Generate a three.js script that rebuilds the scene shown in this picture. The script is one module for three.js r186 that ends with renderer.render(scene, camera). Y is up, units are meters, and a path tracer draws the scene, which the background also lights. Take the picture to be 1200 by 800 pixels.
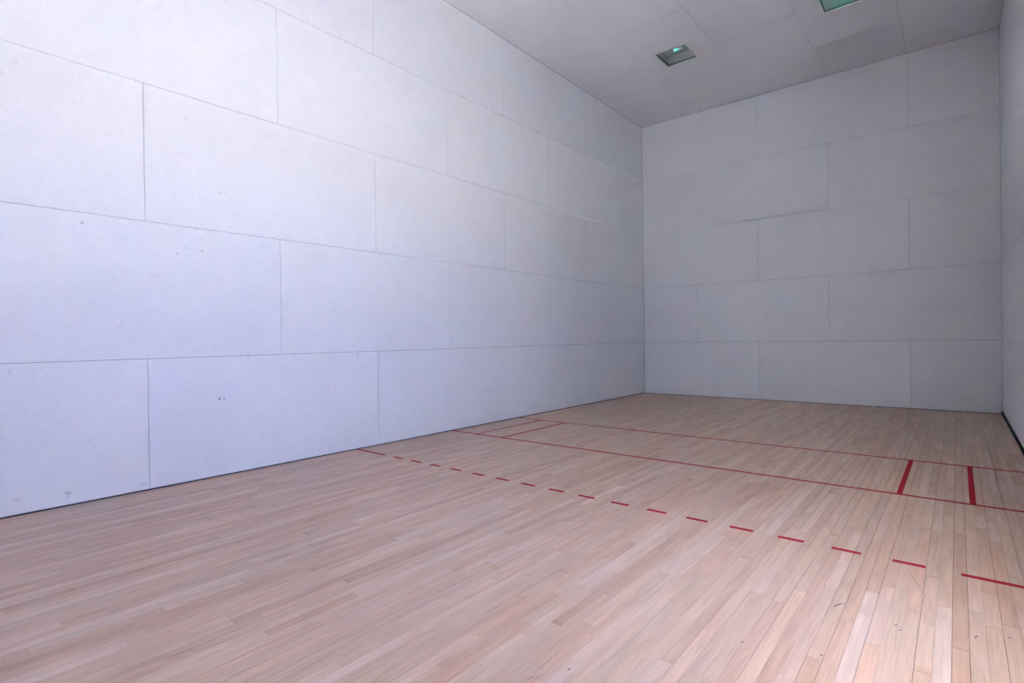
import * as THREE from 'three';
import { mergeGeometries } from 'three/addons/utils/BufferGeometryUtils.js';

// ---------------------------------------------------------------- camera, sky, sun, exposure
const FT = 0.3048, W = 20 * FT, L = 40 * FT, H = 19.9 * FT, ROW1 = 3.823 * FT, SHEET = 4 * FT;   // court: 20 x 40 ft, 4 x 8 ft sheets
const scene = new THREE.Scene();
const FOCAL = 628.77;                                                   // in pixels of the 1200 x 800 frame
const camera = new THREE.PerspectiveCamera(2 * Math.atan(400 / FOCAL) * 180 / Math.PI, 1.5, 0.05, 400);
camera.position.set(5.5553, 1.3071, 11.3508);
camera.rotation.set(-0.0066156, 0.6860754, -0.0136537, 'YXZ');
camera.setViewOffset(1200, 800, -7.26, 0.25, 1200, 800);

const renderer = new THREE.WebGLRenderer({ antialias: true });
renderer.toneMapping = THREE.LinearToneMapping;
renderer.toneMappingExposure = 18.4;
renderer.shadowMap.enabled = true;

{ // clear sky: blue overhead, paler towards the horizon, the same all round
  const w = 64, h = 128, data = new Float32Array(w * h * 4);
  for (let j = 0; j < h; j++) {
    const up = Math.max(0, Math.sin(((j + 0.5) / h - 0.5) * Math.PI)), t = Math.pow(up, 0.45);
    const c = [0.98 + (0.20 - 0.98) * t, 1.38 + (0.33 - 1.38) * t, 2.70 + (0.74 - 2.70) * t];
    for (let i = 0; i < w; i++) data.set([c[0], c[1], c[2], 1], (j * w + i) * 4);
  }
  const sky = new THREE.DataTexture(data, w, h, THREE.RGBAFormat, THREE.FloatType);
  sky.mapping = THREE.EquirectangularReflectionMapping; sky.magFilter = THREE.LinearFilter; sky.needsUpdate = true;
  scene.background = sky;
}
const sun = new THREE.DirectionalLight(new THREE.Color().setRGB(0.855, 0.925, 1.08), 17);                    // high sun: lights the yard and falls a little way in through the open window
sun.position.set(6.1 + 19, 35, 9.7 - 19); sun.target.position.set(6.1, 0, 9.7); scene.add(sun, sun.target);
sun.castShadow = true; sun.shadow.mapSize.set(2048, 2048);
Object.assign(sun.shadow.camera, { left: -30, right: 30, top: 30, bottom: -30, near: 1, far: 120 });

// ---------------------------------------------------------------- helpers
let seed = 20240611;
const rnd = () => { seed = (seed * 1664525 + 1013904223) >>> 0; return seed / 4294967296; };
const taken = new Map();
function numbered(name) { const n = taken.get(name) ?? 0; taken.set(name, n + 1); return n ? `${name}_${String(n).padStart(3, '0')}` : name; }
function mesh(name, geometry, material, parent) {
  const m = new THREE.Mesh(geometry, material); m.name = name; m.castShadow = m.receiveShadow = true; (parent ?? scene).add(m); return m;
}
function structure(name, geometry, material, label, category) {
  const m = mesh(numbered(name), geometry, material); m.userData = { kind: 'structure', label, category }; return m;
}
function tag(o, label, category, group) { o.userData = { label, category }; if (group) o.userData.group = group; return o; }
function box(x0, x1, y0, y1, z0, z1) { const g = new THREE.BoxGeometry(x1 - x0, y1 - y0, z1 - z0); g.translate((x0 + x1) / 2, (y0 + y1) / 2, (z0 + z1) / 2); return g; }
// A slab in the plane (u, v) with a chamfered face: from (u0, v0) to (u1, v1), face towards +w. place(u, v, w) -> point; uv in metres.
function slab(u0, u1, v0, v1, thick, chamfer, place, faceUV, tilt = [0, 0], color, ends = []) {
  const e = chamfer, pos = [], uv = [], idx = [], cols = []; let now = color;
  const put = (u, v, w) => { pos.push(...place(u, v, w)); uv.push(...faceUV(u, v)); if (color) cols.push(...now); };
  const quad = (a, b, c, d) => { const n = pos.length / 3; put(...a); put(...b); put(...c); put(...d); idx.push(n, n + 1, n + 2, n, n + 2, n + 3); };
  const f = [[u0 + e, v0 + e, tilt[0]], [u1 - e, v0 + e, tilt[1]], [u1 - e, v1 - e, tilt[1]], [u0 + e, v1 - e, tilt[0]]];
  const m = [[u0, v0, tilt[0] - e], [u1, v0, tilt[1] - e], [u1, v1, tilt[1] - e], [u0, v1, tilt[0] - e]];
  const b = [[u0, v0, -thick], [u1, v0, -thick], [u1, v1, -thick], [u0, v1, -thick]];
  // the face, with a tinted length at the v1 end where the wood is stained there
  const cuts = [[v0 + e, v1 - e, color], ...ends.map(([d, c]) => [v1 - e - d, v1 - e, c])];
  cuts.forEach(([a, , c], i) => { const b = i + 1 < cuts.length ? cuts[i + 1][0] : v1 - e; now = c; quad([u0 + e, a, tilt[0]], [u1 - e, a, tilt[1]], [u1 - e, b, tilt[1]], [u0 + e, b, tilt[0]]); });
  now = color;
  for (let i = 0; i < 4; i++) { const j = (i + 1) % 4; quad(m[i], m[j], f[j], f[i]); quad(b[i], b[j], m[j], m[i]); }
  const g = new THREE.BufferGeometry();
  g.setAttribute('position', new THREE.Float32BufferAttribute(pos, 3));
  g.setAttribute('uv', new THREE.Float32BufferAttribute(uv, 2));
  if (color) g.setAttribute('color', new THREE.Float32BufferAttribute(cols, 3));
  g.setIndex(idx); g.computeVertexNormals();
  return g;
}

// ---------------------------------------------------------------- textures
function lattice(n, s) { let q = s >>> 0; const a = new Float32Array(n * n); for (let i = 0; i < n * n; i++) { q = (q * 1664525 + 1013904223) >>> 0; a[i] = q / 4294967296; } return a; }
function tileNoise(n, s) {                                               // value noise on an n x n lattice that repeats over 0..1
  const a = lattice(n, s), sm = (t) => t * t * (3 - 2 * t);
  return (x, y) => {
    x = ((x % 1) + 1) % 1 * n; y = ((y % 1) + 1) % 1 * n;
    const i = Math.floor(x), j = Math.floor(y), fx = sm(x - i), fy = sm(y - j), I = (i + 1) % n, J = (j + 1) % n;
    return (a[j * n + i] * (1 - fx) + a[j * n + I] * fx) * (1 - fy) + (a[J * n + i] * (1 - fx) + a[J * n + I] * fx) * fy;
  };
}
function dataTexture(w, h, fn, srgb) {
  const d = new Uint8Array(w * h * 4);
  for (let j = 0; j < h; j++) for (let i = 0; i < w; i++) { const c = fn(i / w, j / h, i, j), k = (j * w + i) * 4; d[k] = c[0]; d[k + 1] = c[1]; d[k + 2] = c[2]; d[k + 3] = 255; }
  const t = new THREE.DataTexture(d, w, h, THREE.RGBAFormat);
  t.wrapS = t.wrapT = THREE.RepeatWrapping; t.magFilter = THREE.LinearFilter; t.minFilter = THREE.LinearMipmapLinearFilter; t.generateMipmaps = true;
  if (srgb) t.colorSpace = THREE.SRGBColorSpace;
  t.needsUpdate = true; return t;
}
const cl = (v) => Math.max(0, Math.min(255, Math.round(v)));

// painted sheet: faint roller mottling and fine specks (2.4 m tile)
const pn = [tileNoise(7, 11), tileNoise(23, 12), tileNoise(90, 13), tileNoise(256, 14)];
const paintTone = (u, v) => (pn[0](u, v) - 0.5) * 2 + (pn[1](u, v) - 0.5) * 2 + (pn[2](u, v) - 0.5) * 3 + (pn[3](u, v) - 0.5) * 4;
const paintMap = dataTexture(512, 512, (u, v) => { const t = 245 + paintTone(u, v); return [cl(t), cl(t), cl(t)]; }, true);
paintMap.repeat.set(1 / 2.4, 1 / 2.4);
const paintBump = dataTexture(512, 512, (u, v) => { const t = 128 + (pn[2](u, v) - 0.5) * 90 + (pn[3](u, v) - 0.5) * 120; return [cl(t), cl(t), cl(t)]; });
paintBump.repeat.set(1 / 2.4, 1 / 2.4);

// the left wall's own sheet of paint: the same mottling plus ball marks, nicks and scuffs, in wall metres (12.192 x 6.1 m)
const MW = 2048, MH = 1024, leftTone = new Float32Array(MW * MH);
{
  const dot = (z, y, r, a, sx = 1, sy = 1, ang = 0) => {
    const cx = z / L * MW, cy = y / 6.1 * MH, R = r / L * MW, c = Math.cos(ang), s = Math.sin(ang), reach = Math.ceil(R * Math.max(sx, sy) * 2.2 + 2);
    for (let j = -reach; j <= reach; j++) for (let i = -reach; i <= reach; i++) {
      const X = Math.round(cx) + i, Y = Math.round(cy) + j; if (X < 0 || Y < 0 || X >= MW || Y >= MH) continue;
      const dx = X - cx, dy = Y - cy, p = (dx * c + dy * s) / (R * sx), q = (-dx * s + dy * c) / (R * sy), k = 0.8 * a * Math.exp(-(p * p + q * q));
      leftTone[Y * MW + X] = Math.max(leftTone[Y * MW + X], k);
    }
  };
  // nicks, heavier first
  dot(9.16, 0.75, 0.0085, 0.95); dot(9.116, 0.75, 0.008, 0.7);
  for (const [z, y, a] of [[10.195, 2.296, 0.5], [9.5, 2.121, 0.33], [9.424, 2.182, 0.3], [9.289, 2.173, 0.36], [9.283, 2.296, 0.22], [9.334, 2.37, 0.25], [8.698, 2.282, 0.24], [9.123, 2.758, 0.26], [9.419, 3.39, 0.18], [8.103, 2.292, 0.26], [7.397, 1.861, 0.26], [8.757, 0.345, 0.2], [10.578, 3.464, 0.2], [7.05, 1.62, 0.16], [6.3, 3.9, 0.15], [2.6, 3.62, 0.2], [3.1, 2.7, 0.16]]) dot(z, y, 0.0075, a * 1.15);
  // scuffs
  dot(10.313, 0.102, 0.013, 0.34, 1.8, 0.7, 0.4); dot(10.318, 0.075, 0.008, 0.25, 0.5, 2.4); dot(10.62, 0.12, 0.012, 0.22, 2, 0.6);
  dot(7.6, 1.12, 0.012, 0.26, 0.6, 2.2, 0.55); dot(7.565, 1.18, 0.010, 0.18, 0.6, 2.4, 0.55); dot(9.68, 1.902, 0.018, 0.05, 3, 1); dot(9.8, 0.06, 0.012, 0.2, 2, 0.6);
  for (let i = 0; i < 130; i++) dot(rnd() * 12, rnd() * rnd() * 5.4 + 0.05, 0.006 + rnd() * 0.005, 0.03 + rnd() * 0.07, 0.6 + rnd() * 1.6, 0.6 + rnd(), rnd() * 3);
}
const leftMap = dataTexture(MW, MH, (u, v, i, j) => {
  const t = 245 + paintTone(u * L / 2.4, v * 6.1 / 2.4), k = leftTone[j * MW + i];
  return [cl(t * (1 - k) + 62 * k), cl(t * (1 - k) + 60 * k), cl(t * (1 - k) + 66 * k)];
}, true);
leftMap.repeat.set(1 / L, 1 / 6.1);

// maple: straight fine grain along v with cathedral figure and darker flecks (tile 0.5 m across x 2 m along)
const wn = [tileNoise(5, 21), tileNoise(16, 22), tileNoise(64, 23), tileNoise(200, 24), tileNoise(9, 25)];
const mapleTone = (u, v) => {
  const bend = (wn[4](u, v) - 0.5) * 0.025;
  const ring = Math.sin((u + bend + (wn[0](u, v) - 0.5) * 0.04) * Math.PI * 2 * 22);
  const fine = wn[3](u + bend, v * 0.08) - 0.5, mid = wn[2](u + bend, v * 0.22) - 0.5, cloud = wn[1](u, v * 0.6) - 0.5;
  return ring * 0.7 + fine * 17 + mid * 16 + cloud * 15;
};
const mapleMap = dataTexture(512, 1024, (u, v) => {
  const t = mapleTone(u, v), f = wn[3](u * 1.0, v * 0.35 + 0.3) > 0.93 && wn[2](u, v) > 0.55 ? 22 : 0;
  return [cl(238 + t * 0.8 - f), cl(236 + t - f * 1.15), cl(234 + t * 1.15 - f * 1.3)];
}, true);
mapleMap.repeat.set(1 / 0.5, 1 / 2);
const mapleRough = dataTexture(512, 1024, (u, v) => { const t = 150 + (wn[1](u, v) - 0.5) * 46 + (wn[2](u, v * 0.3) - 0.5) * 40; return [cl(t), cl(t), cl(t)]; });
mapleRough.repeat.set(1 / 0.5, 1 / 2);

// ---------------------------------------------------------------- materials
const std = (o) => new THREE.MeshStandardMaterial({ side: THREE.DoubleSide, ...o });
const M = {
  paint: std({ color: new THREE.Color().setRGB(0.895, 0.895, 0.905), map: paintMap, bumpMap: paintBump, bumpScale: 0.0002, roughness: 0.85 }),
  leftPaint: std({ color: new THREE.Color().setRGB(0.895, 0.895, 0.905), map: leftMap, bumpMap: paintBump, bumpScale: 0.0002, roughness: 0.85 }),
  backing: std({ color: new THREE.Color().setRGB(0.12, 0.11, 0.11), roughness: 0.9 }),
  subfloor: std({ color: new THREE.Color().setRGB(0.060, 0.036, 0.024), roughness: 0.95 }),
  maple: std({ color: new THREE.Color().setRGB(1, 1, 1), map: mapleMap, roughnessMap: mapleRough, roughness: 0.72, vertexColors: true }),
  red: new THREE.MeshPhysicalMaterial({ color: new THREE.Color().setRGB(0.42, 0.004, 0.016), roughness: 0.7, specularIntensity: 0.35, side: THREE.DoubleSide }),
  rubber: std({ color: new THREE.Color().setRGB(0.010, 0.009, 0.010), roughness: 0.7 }),
  trimPaint: std({ color: new THREE.Color().setRGB(0.80, 0.80, 0.80), roughness: 0.5 }),
  housing: std({ color: new THREE.Color().setRGB(0.34, 0.345, 0.33), roughness: 0.55 }),
  gasket: std({ color: new THREE.Color().setRGB(0.03, 0.03, 0.03), roughness: 0.8 }),
  lens: new THREE.MeshPhysicalMaterial({ color: 0xffffff, transmission: 1, thickness: 0, roughness: 0.16, ior: 1.45, side: THREE.DoubleSide }),
  bulb: (glow) => std({ color: new THREE.Color().setRGB(0.3, 0.5, 0.45), emissive: new THREE.Color().setRGB(0.10, 0.62, 0.50), emissiveIntensity: 0.07 * glow, roughness: 0.3 }),
  concrete: std({ color: new THREE.Color().setRGB(0.56, 0.53, 0.49), roughness: 0.95 }),
  stucco: std({ color: new THREE.Color().setRGB(0.20, 0.20, 0.19), roughness: 0.95 }),
  scuff: std({ color: new THREE.Color().setRGB(0.17, 0.125, 0.12), roughness: 0.8 }),
  scratch: std({ color: new THREE.Color().setRGB(0.33, 0.23, 0.18), roughness: 0.8 }),
};

// ---------------------------------------------------------------- room shell
const T = 0.012, GAP = 0.0034;                                            // sheet thickness, open joint
const rows = [0, ROW1, ROW1 + SHEET, ROW1 + 2 * SHEET, ROW1 + 3 * SHEET, H];
const backingDepth = 0.22;
// sheets of one wall: joints per row given in feet along the wall; place(u, v, w)
function clad(parent, length, material, jointsOf, place, foot, hole) {
  for (let r = 0; r < 5; r++) {
    const cuts = [0.002, ...jointsOf(r).map((f) => f * FT), length - 0.002];
    for (let i = 0; i + 1 < cuts.length; i++) {
      const u0 = cuts[i] + (i ? GAP / 2 : 0), u1 = cuts[i + 1] - (i + 2 < cuts.length ? GAP / 2 : 0);
      const v0 = r ? rows[r] + GAP / 2 : foot, v1 = rows[r + 1] - (r < 4 ? GAP / 2 : 0.003);
      const piece = (a, b, c, d) => { if (b - a > 0.02 && d - c > 0.02) mesh('wall_panel', slab(a, b, c, d, T, 0.0008, place, (u, v) => [u, v]), material, parent); };
      if (!hole || u1 < hole[0] || u0 > hole[1] || v0 > hole[3] || v1 < hole[2]) piece(u0, u1, v0, v1);
      else {
        const a = Math.max(u0, hole[0]), b = Math.min(u1, hole[1]);
        piece(u0, Math.min(u1, hole[0]), v0, v1); piece(Math.max(u0, hole[1]), u1, v0, v1); piece(a, b, Math.max(v0, hole[3]), v1); piece(a, b, v0, Math.min(v1, hole[2]));
      }
    }
  }
}
const wallLeft = structure('wall_left', box(-backingDepth, -T - 0.001, -0.1, H + 0.2, -backingDepth, L + backingDepth), M.backing, 'long side wall of white painted panels with ball marks and staggered joints', 'wall');
clad(wallLeft, L, M.leftPaint, (r) => (r % 2 ? [4, 12, 20, 28, 36] : [8, 16, 24, 32]), (u, v, w) => [w, v, u], 0.013);
const wallFront = structure('wall_front', box(-T, W + T, -0.1, H + 0.2, -backingDepth, -T - 0.001), M.backing, 'end wall of white painted panels facing the court', 'wall');
clad(wallFront, W, M.paint, (r) => (r % 2 ? [4.05, 12.2] : [8.15, 16.18]), (u, v, w) => [u, v, w], 0.009);
const DZ0 = 28.0 * FT, DZ1 = 31.8 * FT, DY0 = 1.0, DY1 = 2.85, RD = 0.36;     // open window to the yard, beside the camera; masonry behind the panels
const vec = (list) => list.map(([p, q]) => new THREE.Vector2(p, q));
const rightShape = new THREE.Shape(vec([[-backingDepth, -0.1], [L + backingDepth, -0.1], [L + backingDepth, H + 0.2], [-backingDepth, H + 0.2]]));
rightShape.holes.push(new THREE.Path(vec([[DZ0, DY0], [DZ0, DY1], [DZ1, DY1], [DZ1, DY0]])));
const rightGeo = new THREE.ExtrudeGeometry(rightShape, { depth: RD - T - 0.001, bevelEnabled: false }); rightGeo.rotateY(-Math.PI / 2); rightGeo.translate(W + RD, 0, 0);
const wallRight = structure('wall_right', rightGeo, M.backing, 'shaded side wall of white panels above a black base strip', 'wall');
clad(wallRight, L, M.paint, (r) => (r % 2 ? [4, 12, 20, 28, 36] : [8, 16, 24, 32]), (u, v, w) => [W - w, v, u], 0.048, [DZ0, DZ1, DY0, DY1]);
structure('baseboard_right', box(W - 0.010, W + T, 0.0012, 0.046, 0.004, L - 0.01), M.rubber, 'black base strip along the foot of the shaded side wall', 'baseboard');

const wallBack = structure('wall_back', box(-T, W + T, -0.1, H + 0.2, L + T + 0.001, L + backingDepth), M.backing, 'end wall of white panels behind the service area', 'wall');
clad(wallBack, W, M.paint, (r) => (r % 2 ? [4.05, 12.2] : [8.15, 16.18]), (u, v, w) => [W - u, v, L - w], 0.009);
{ // frame lining the open window
  const p = 0.05, q = 0.02, x0 = W - 0.012, x1 = W + RD + 0.012;
  structure('window_1', mergeGeometries([box(x0, x1, DY0 - p, DY1 + p, DZ0 - p, DZ0 + q), box(x0, x1, DY0 - p, DY1 + p, DZ1 - q, DZ1 + p), box(x0, x1, DY1 - q, DY1 + p, DZ0 + q, DZ1 - q), box(x0, x1, DY0 - p, DY0 + q, DZ0 + q, DZ1 - q)]), M.trimPaint, 'pale painted frame of the open window to the yard', 'window frame');
}

// ceiling: 4 ft strips of 8 ft sheets running down the court, end joints staggered; two openings for the recessed lamps
const LAMPS = [[1.884, 2.517], [4.315, 2.510]], LX = 0.263, LZ = 0.278;   // lamp centres, half openings
const ceilStrips = [0, 4.2, 8.22, 12.18, 16.1, 20], ceilShape = new THREE.Shape([[-T, -backingDepth], [W + T, -backingDepth], [W + T, L + backingDepth], [-T, L + backingDepth]].map(([x, z]) => new THREE.Vector2(x, z)));
const holeAt = (cx, cz) => new THREE.Path([[cx - LX, cz - LZ], [cx - LX, cz + LZ], [cx + LX, cz + LZ], [cx + LX, cz - LZ]].map(([x, z]) => new THREE.Vector2(x, z)));
for (const [x, z] of LAMPS) ceilShape.holes.push(holeAt(x, z));
const ceilGeo = new THREE.ExtrudeGeometry(ceilShape, { depth: 0.18, bevelEnabled: false }); ceilGeo.rotateX(Math.PI / 2); ceilGeo.translate(0, H + T + 0.001 + 0.18, 0);
const ceiling = structure('ceiling', ceilGeo, M.backing, 'ceiling of white painted sheets with two recessed lamps', 'ceiling');
for (let s = 0; s < 5; s++) {
  const cuts = [0.002, ...(s % 2 ? [4.15, 12.15, 20.15, 28.15, 36.15] : [8.25, 16.15, 24.15, 32.15]).map((f) => f * FT), L - 0.002];
  const u0 = s ? ceilStrips[s] * FT + GAP / 2 : 0.002, u1 = s < 4 ? ceilStrips[s + 1] * FT - GAP / 2 : W - 0.002;
  for (let i = 0; i + 1 < cuts.length; i++) {
    const v0 = cuts[i] + (i ? GAP / 2 : 0), v1 = cuts[i + 1] - (i + 2 < cuts.length ? GAP / 2 : 0);
    const lamp = LAMPS.find(([x, z]) => x > u0 && x < u1 && z > v0 && z < v1);
    let g;
    if (lamp) {                                                          // sheet cut out round the lamp
      const sh = new THREE.Shape([[u0, v0], [u1, v0], [u1, v1], [u0, v1]].map(([x, z]) => new THREE.Vector2(x, z)));
      sh.holes.push(holeAt(...lamp));
      g = new THREE.ExtrudeGeometry(sh, { depth: T, bevelEnabled: false }); g.rotateX(Math.PI / 2); g.translate(0, H + T, 0);
    } else g = slab(u0, u1, v0, v1, T, 0.0008, (u, v, w) => [u, H - w, v], (u, v) => [u, v]);
    mesh('ceiling_panel', g, M.paint, ceiling);
  }
}

// ---------------------------------------------------------------- floor: 2 1/4 inch maple strip laid down the court
const floor = structure('floor', box(-0.02, W + 0.02, -0.12, -0.009, -0.02, L + 0.02), M.subfloor, 'pale maple strip floor with red court lines', 'floor');
{
  const P = 0.05715, OFF = 0.75, wide = new Set([101, 99, 97, 96, 94, 91, 89, 88, 85, 81, 78, 77, 74]);
  const seams = [0.0]; for (let k = 0; (k + OFF) * P < W - 0.012; k++) seams.push((k + OFF) * P); seams.push(W - 0.012);
  const gapOf = seams.map((_, i) => (i === 0 || i === seams.length - 1 ? 0 : wide.has(i - 1) ? 0.0014 + rnd() * 0.0004 : rnd() < 0.42 ? 0.0009 + rnd() * 0.0005 : 0.00025 + rnd() * 0.00025));
  const eye = camera.position, ax = new THREE.Vector3(), view = new THREE.Matrix4();
  camera.updateMatrixWorld(); view.copy(camera.matrixWorld).invert();
  const boards = [];
  for (let s = 0; s + 1 < seams.length; s++) {
    const x0 = seams[s] + gapOf[s] / 2, x1 = seams[s + 1] - gapOf[s + 1] / 2;
    let z = 0.004 - rnd() * 0.8;
    while (z < L - 0.01) {
      const r = rnd(), len = 0.28 + (r < 0.3 ? rnd() * 0.4 : r < 0.75 ? 0.35 + rnd() * 0.65 : 0.9 + rnd() * 1.0);
      const end = rnd() < 0.5 ? 0.0012 : 0.0005, z0 = Math.max(z, 0.004), z1 = Math.min(z + len, L - 0.008) - end;
      z += len; if (z1 - z0 < 0.05) continue;
      // board tone: mostly pale, some pinker or tan heartwood, a few nearly white
      const k = rnd(), v = 0.925 + rnd() * 0.14; let c = [0.710, 0.492, 0.350];
      if (k < 0.14) c = [0.650, 0.415, 0.282]; else if (k < 0.30) c = [0.690, 0.448, 0.314]; else if (k > 0.90) c = [0.755, 0.556, 0.436]; else if (k > 0.78) c = [0.735, 0.516, 0.386];
      const hue = (rnd() - 0.5) * 0.03, col = [c[0] * v * (1 - hue * 0.3), c[1] * v * (1 + hue), c[2] * v * (1 + hue * 1.8)];
      const t0 = -0.0001 - rnd() * 0.0002, t1 = -0.0001 - rnd() * 0.0002, ou = rnd() * 7, ov = rnd() * 9, flip = rnd() < 0.5 ? 1 : -1;
      const ends = rnd() < 0.12 ? [[0.012 + rnd() * 0.04, [col[0] * 0.92, col[1] * 0.84, col[2] * 0.76]]] : [];      // brown water stain at a board's end
      const g = slab(x0, x1, z0, z1, 0.0085, 0.00035, (u, vv, w) => [u, w, vv], (u, vv) => [(u - x0) * flip + ou, (vv - z0) * flip + ov], [t0, t1], col, ends);
      let seen = 0;                                                      // how large it shows, to choose the boards that are parts of their own
      for (let q = 0; q < 6; q++) {
        ax.set((x0 + x1) / 2, 0, z0 + (z1 - z0) * (q + 0.5) / 6).applyMatrix4(view); const d = -ax.z;
        if (d > 0.2 && Math.abs(ax.x / d) < 0.96 && Math.abs(ax.y / d) < 0.64) seen += (z1 - z0) * (x1 - x0) * eye.y / (d * d * d);
      }
      boards.push({ g, seen });
    }
  }
  boards.sort((a, b) => b.seen - a.seen);
  for (const b of boards.slice(0, 300)) mesh('floor_board', b.g, M.maple, floor);
  const rest = mesh('floor_boards_beyond', mergeGeometries(boards.slice(300).map((b) => b.g)), M.maple, floor);
  rest.userData = { kind: 'stuff', label: 'narrow pale maple boards of the rest of the floor' };
}
// scuffs and scratches on the boards
function streak(points, r, material, name) {                              // a thin flat mark along points on the floor
  const pos = [], idx = [], n = points.length;
  points.forEach(([x, z], i) => {
    const a = points[Math.max(0, i - 1)], b = points[Math.min(n - 1, i + 1)], d = Math.hypot(b[0] - a[0], b[1] - a[1]) || 1, w = r * (i === 0 || i === n - 1 ? 0.25 : 1);
    const nx = -(b[1] - a[1]) / d * w, nz = (b[0] - a[0]) / d * w;
    pos.push(x + nx, 0.0002, z + nz, x - nx, 0.0002, z - nz); if (i) idx.push(2 * i - 2, 2 * i - 1, 2 * i, 2 * i - 1, 2 * i + 1, 2 * i);
  });
  const g = new THREE.BufferGeometry(); g.setAttribute('position', new THREE.Float32BufferAttribute(pos, 3)); g.setIndex(idx); g.computeVertexNormals();
  return mesh(name, g, material, floor);
}
streak([[5.086, 8.431], [5.096, 8.405], [5.106, 8.385], [5.118, 8.354]], 0.0038, M.scuff, 'scuff_mark');
streak([[5.108, 8.385], [5.122, 8.365], [5.132, 8.345]], 0.0025, M.scratch, 'scuff_mark');
streak([[5.603, 8.369], [5.609, 8.348], [5.615, 8.327]], 0.0034, M.scuff, 'scuff_mark');
for (const [x, z] of [[5.719, 8.271], [4.839, 8.998], [4.364, 9.608], [5.334, 8.441], [5.353, 8.48], [5.12, 8.9]]) streak([[x - 0.004, z + 0.009], [x, z], [x + 0.003, z - 0.009]], 0.0042, M.scuff, 'scuff_mark');
streak([[5.342, 7.752], [5.358, 7.80], [5.373, 7.857], [5.39, 7.916], [5.407, 7.976], [5.434, 8.077]], 0.0014, M.scratch, 'scratch');
streak([[5.46, 7.35], [5.475, 7.43], [5.495, 7.50], [5.52, 7.55]], 0.0010, M.scratch, 'scratch');
streak([[4.294, 9.769], [4.300, 9.725], [4.306, 9.681]], 0.0016, M.scuff, 'scratch');
streak([[4.266, 9.791], [4.281, 9.743], [4.296, 9.695]], 0.0014, M.scuff, 'scratch');

// ---------------------------------------------------------------- court lines, 1 1/2 inch red
const LW = 0.0381, Y0 = 0.0002, Y1 = 0.0010;
const lineZ = { receiving: 25 * FT, short: 19.87 * FT, service: 15.02 * FT };
function strip(x0, x1, z0, z1) { return slab(x0, x1, z0, z1, Y1 - Y0, 0.0004, (u, v, w) => [u, Y1 + w, v], (u, v) => [u, v]); }
tag(mesh('court_line', strip(0.003, W - 0.012, lineZ.short - LW / 2, lineZ.short + LW / 2), M.red), 'solid red line across the whole floor, nearer the dashed line', 'court line');
tag(mesh('court_line_001', strip(0.003, W - 0.012, lineZ.service - LW / 2, lineZ.service + LW / 2), M.red), 'solid red line across the whole floor, nearer the end wall', 'court line');
const b0 = lineZ.service + LW / 2 + 0.0005, b1 = lineZ.short - LW / 2 - 0.0005, IN = 0.0254;
const cross = [
  [18 * IN, 'short red line between the two cross lines, closest to the marked long wall'],
  [36 * IN, 'short red line between the two cross lines, second from the marked long wall'],
  [W - 36 * IN, 'short red line between the two cross lines, second from the shaded side wall'],
  [W - 18 * IN, 'short red line between the two cross lines, closest to the shaded side wall']];
cross.forEach(([x, label], i) => tag(mesh(numbered('box_line'), strip(x - LW / 2, x + LW / 2, b0, b1), M.red), label, 'court line'));
tag(mesh(numbered('receiving_line_end'), strip(0.003, 21 * IN, lineZ.receiving - LW / 2, lineZ.receiving + LW / 2), M.red), 'long red end piece of the dashed line touching the marked long wall', 'court line');
tag(mesh(numbered('receiving_line_end'), strip(W - 21 * IN, W - 0.012, lineZ.receiving - LW / 2, lineZ.receiving + LW / 2), M.red), 'long red end piece of the dashed line touching the shaded side wall', 'court line');
for (let k = 0; k < 16; k++) {
  const x = (27 + 12 * k) * IN;
  tag(mesh(numbered('receiving_line_dash'), strip(x, x + 6 * IN, lineZ.receiving - LW / 2, lineZ.receiving + LW / 2), M.red), 'short red dash of the broken line across the maple floor', 'court line', 'dashes of the broken receiving line');
}

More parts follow.
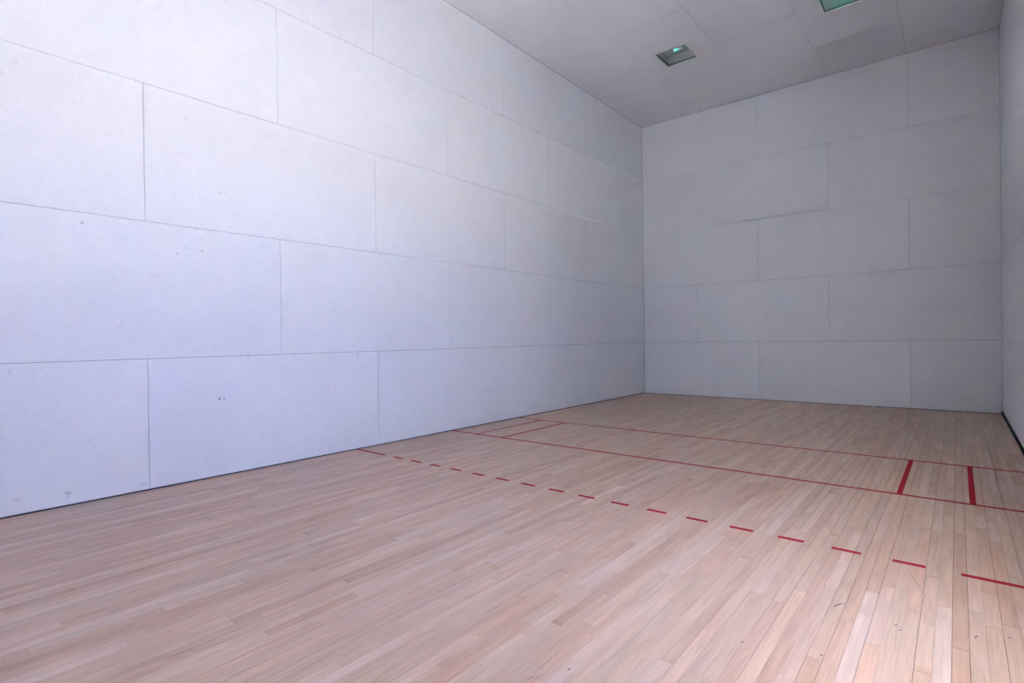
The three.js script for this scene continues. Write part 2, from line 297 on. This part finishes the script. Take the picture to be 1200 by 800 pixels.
// ---------------------------------------------------------------- recessed square lamps in the ceiling
function recessedLamp(cx, cz, label, glow) {                            // glow: how far this lamp has warmed up
  const o = new THREE.Group(); o.name = numbered('recessed_ceiling_lamp'); o.position.set(cx, H, cz); scene.add(o); tag(o, label, 'ceiling lamp', 'recessed lamps in the ceiling');
  const fx = LX + 0.085, fz = LZ + 0.035, fr = new THREE.Shape([[-fx, -fz], [fx, -fz], [fx, fz], [-fx, fz]].map(([x, z]) => new THREE.Vector2(x, z)));
  const ix = LX - 0.004, iz = LZ - 0.004; fr.holes.push(new THREE.Path([[-ix, -iz], [-ix, iz], [ix, iz], [ix, -iz]].map(([x, z]) => new THREE.Vector2(x, z))));
  const fg = new THREE.ExtrudeGeometry(fr, { depth: 0.006, bevelEnabled: true, bevelThickness: 0.002, bevelSize: 0.002, bevelSegments: 1 }); fg.rotateX(Math.PI / 2); fg.translate(0, -0.0022, 0);
  mesh('trim_frame', fg, M.trimPaint, o);
  const w = LX - 0.005, d = LZ - 0.005, hh = 0.165, s = 0.003;
  mesh('housing', mergeGeometries([box(-w, w, hh - s, hh, -d, d), box(-w, -w + s, 0.001, hh - s, -d, d), box(w - s, w, 0.001, hh - s, -d, d), box(-w + s, w - s, 0.001, hh - s, -d, -d + s), box(-w + s, w - s, 0.001, hh - s, d - s, d)]), M.housing, o);
  const g0 = 0.010, gi = (a, b, c, e) => box(a, b, 0.014, 0.020, c, e);
  mesh('gasket', mergeGeometries([gi(-w + s, -w + s + g0, -d + s, d - s), gi(w - s - g0, w - s, -d + s, d - s), gi(-w + s + g0, w - s - g0, -d + s, -d + s + g0), gi(-w + s + g0, w - s - g0, d - s - g0, d - s)]), M.gasket, o);
  mesh('glass_lens', box(-w + s, w - s, 0.0205, 0.0245, -d + s, d - s), M.lens, o);
  const prof = [[0, -0.052], [0.014, -0.046], [0.024, -0.028], [0.028, 0], [0.024, 0.028], [0.014, 0.046], [0, 0.052]].map(([x, y]) => new THREE.Vector2(x, y));
  const bg = new THREE.LatheGeometry(prof, 20); bg.rotateZ(Math.PI / 2);
  const bulb = mesh('bulb', bg, M.bulb(glow), o); bulb.position.set(0, 0.10, 0);
  mesh('lamp_socket', (() => { const g = new THREE.CylinderGeometry(0.02, 0.022, 0.05, 16); g.rotateZ(Math.PI / 2); g.translate(0.078, 0.10, 0); return g; })(), M.trimPaint, o);
  const p = new THREE.PointLight(new THREE.Color().setRGB(0.16, 1, 0.8), 0.0003 * glow, 0, 2); p.position.set(0, 0.10, 0); p.castShadow = true; o.add(p);
}
recessedLamp(...LAMPS[0], 'square recessed lamp glowing faint green, in the ceiling strip second from the marked long wall', 1);
recessedLamp(...LAMPS[1], 'square recessed lamp glowing faint green, in the ceiling strip second from the shaded side wall', 7);

// ---------------------------------------------------------------- the yard outside the open window, seen only by the light that it sends in
structure('ground', box(W + 0.41, W + 40, -0.14, -0.02, -30, 45), M.concrete, 'sunlit pale concrete yard outside the open window', 'ground');
structure('wall_yard', box(W + 16, W + 16.3, -0.02, 1.2, -30, 45), M.stucco, 'dull rendered boundary wall across the yard', 'wall');

renderer.render(scene, camera);
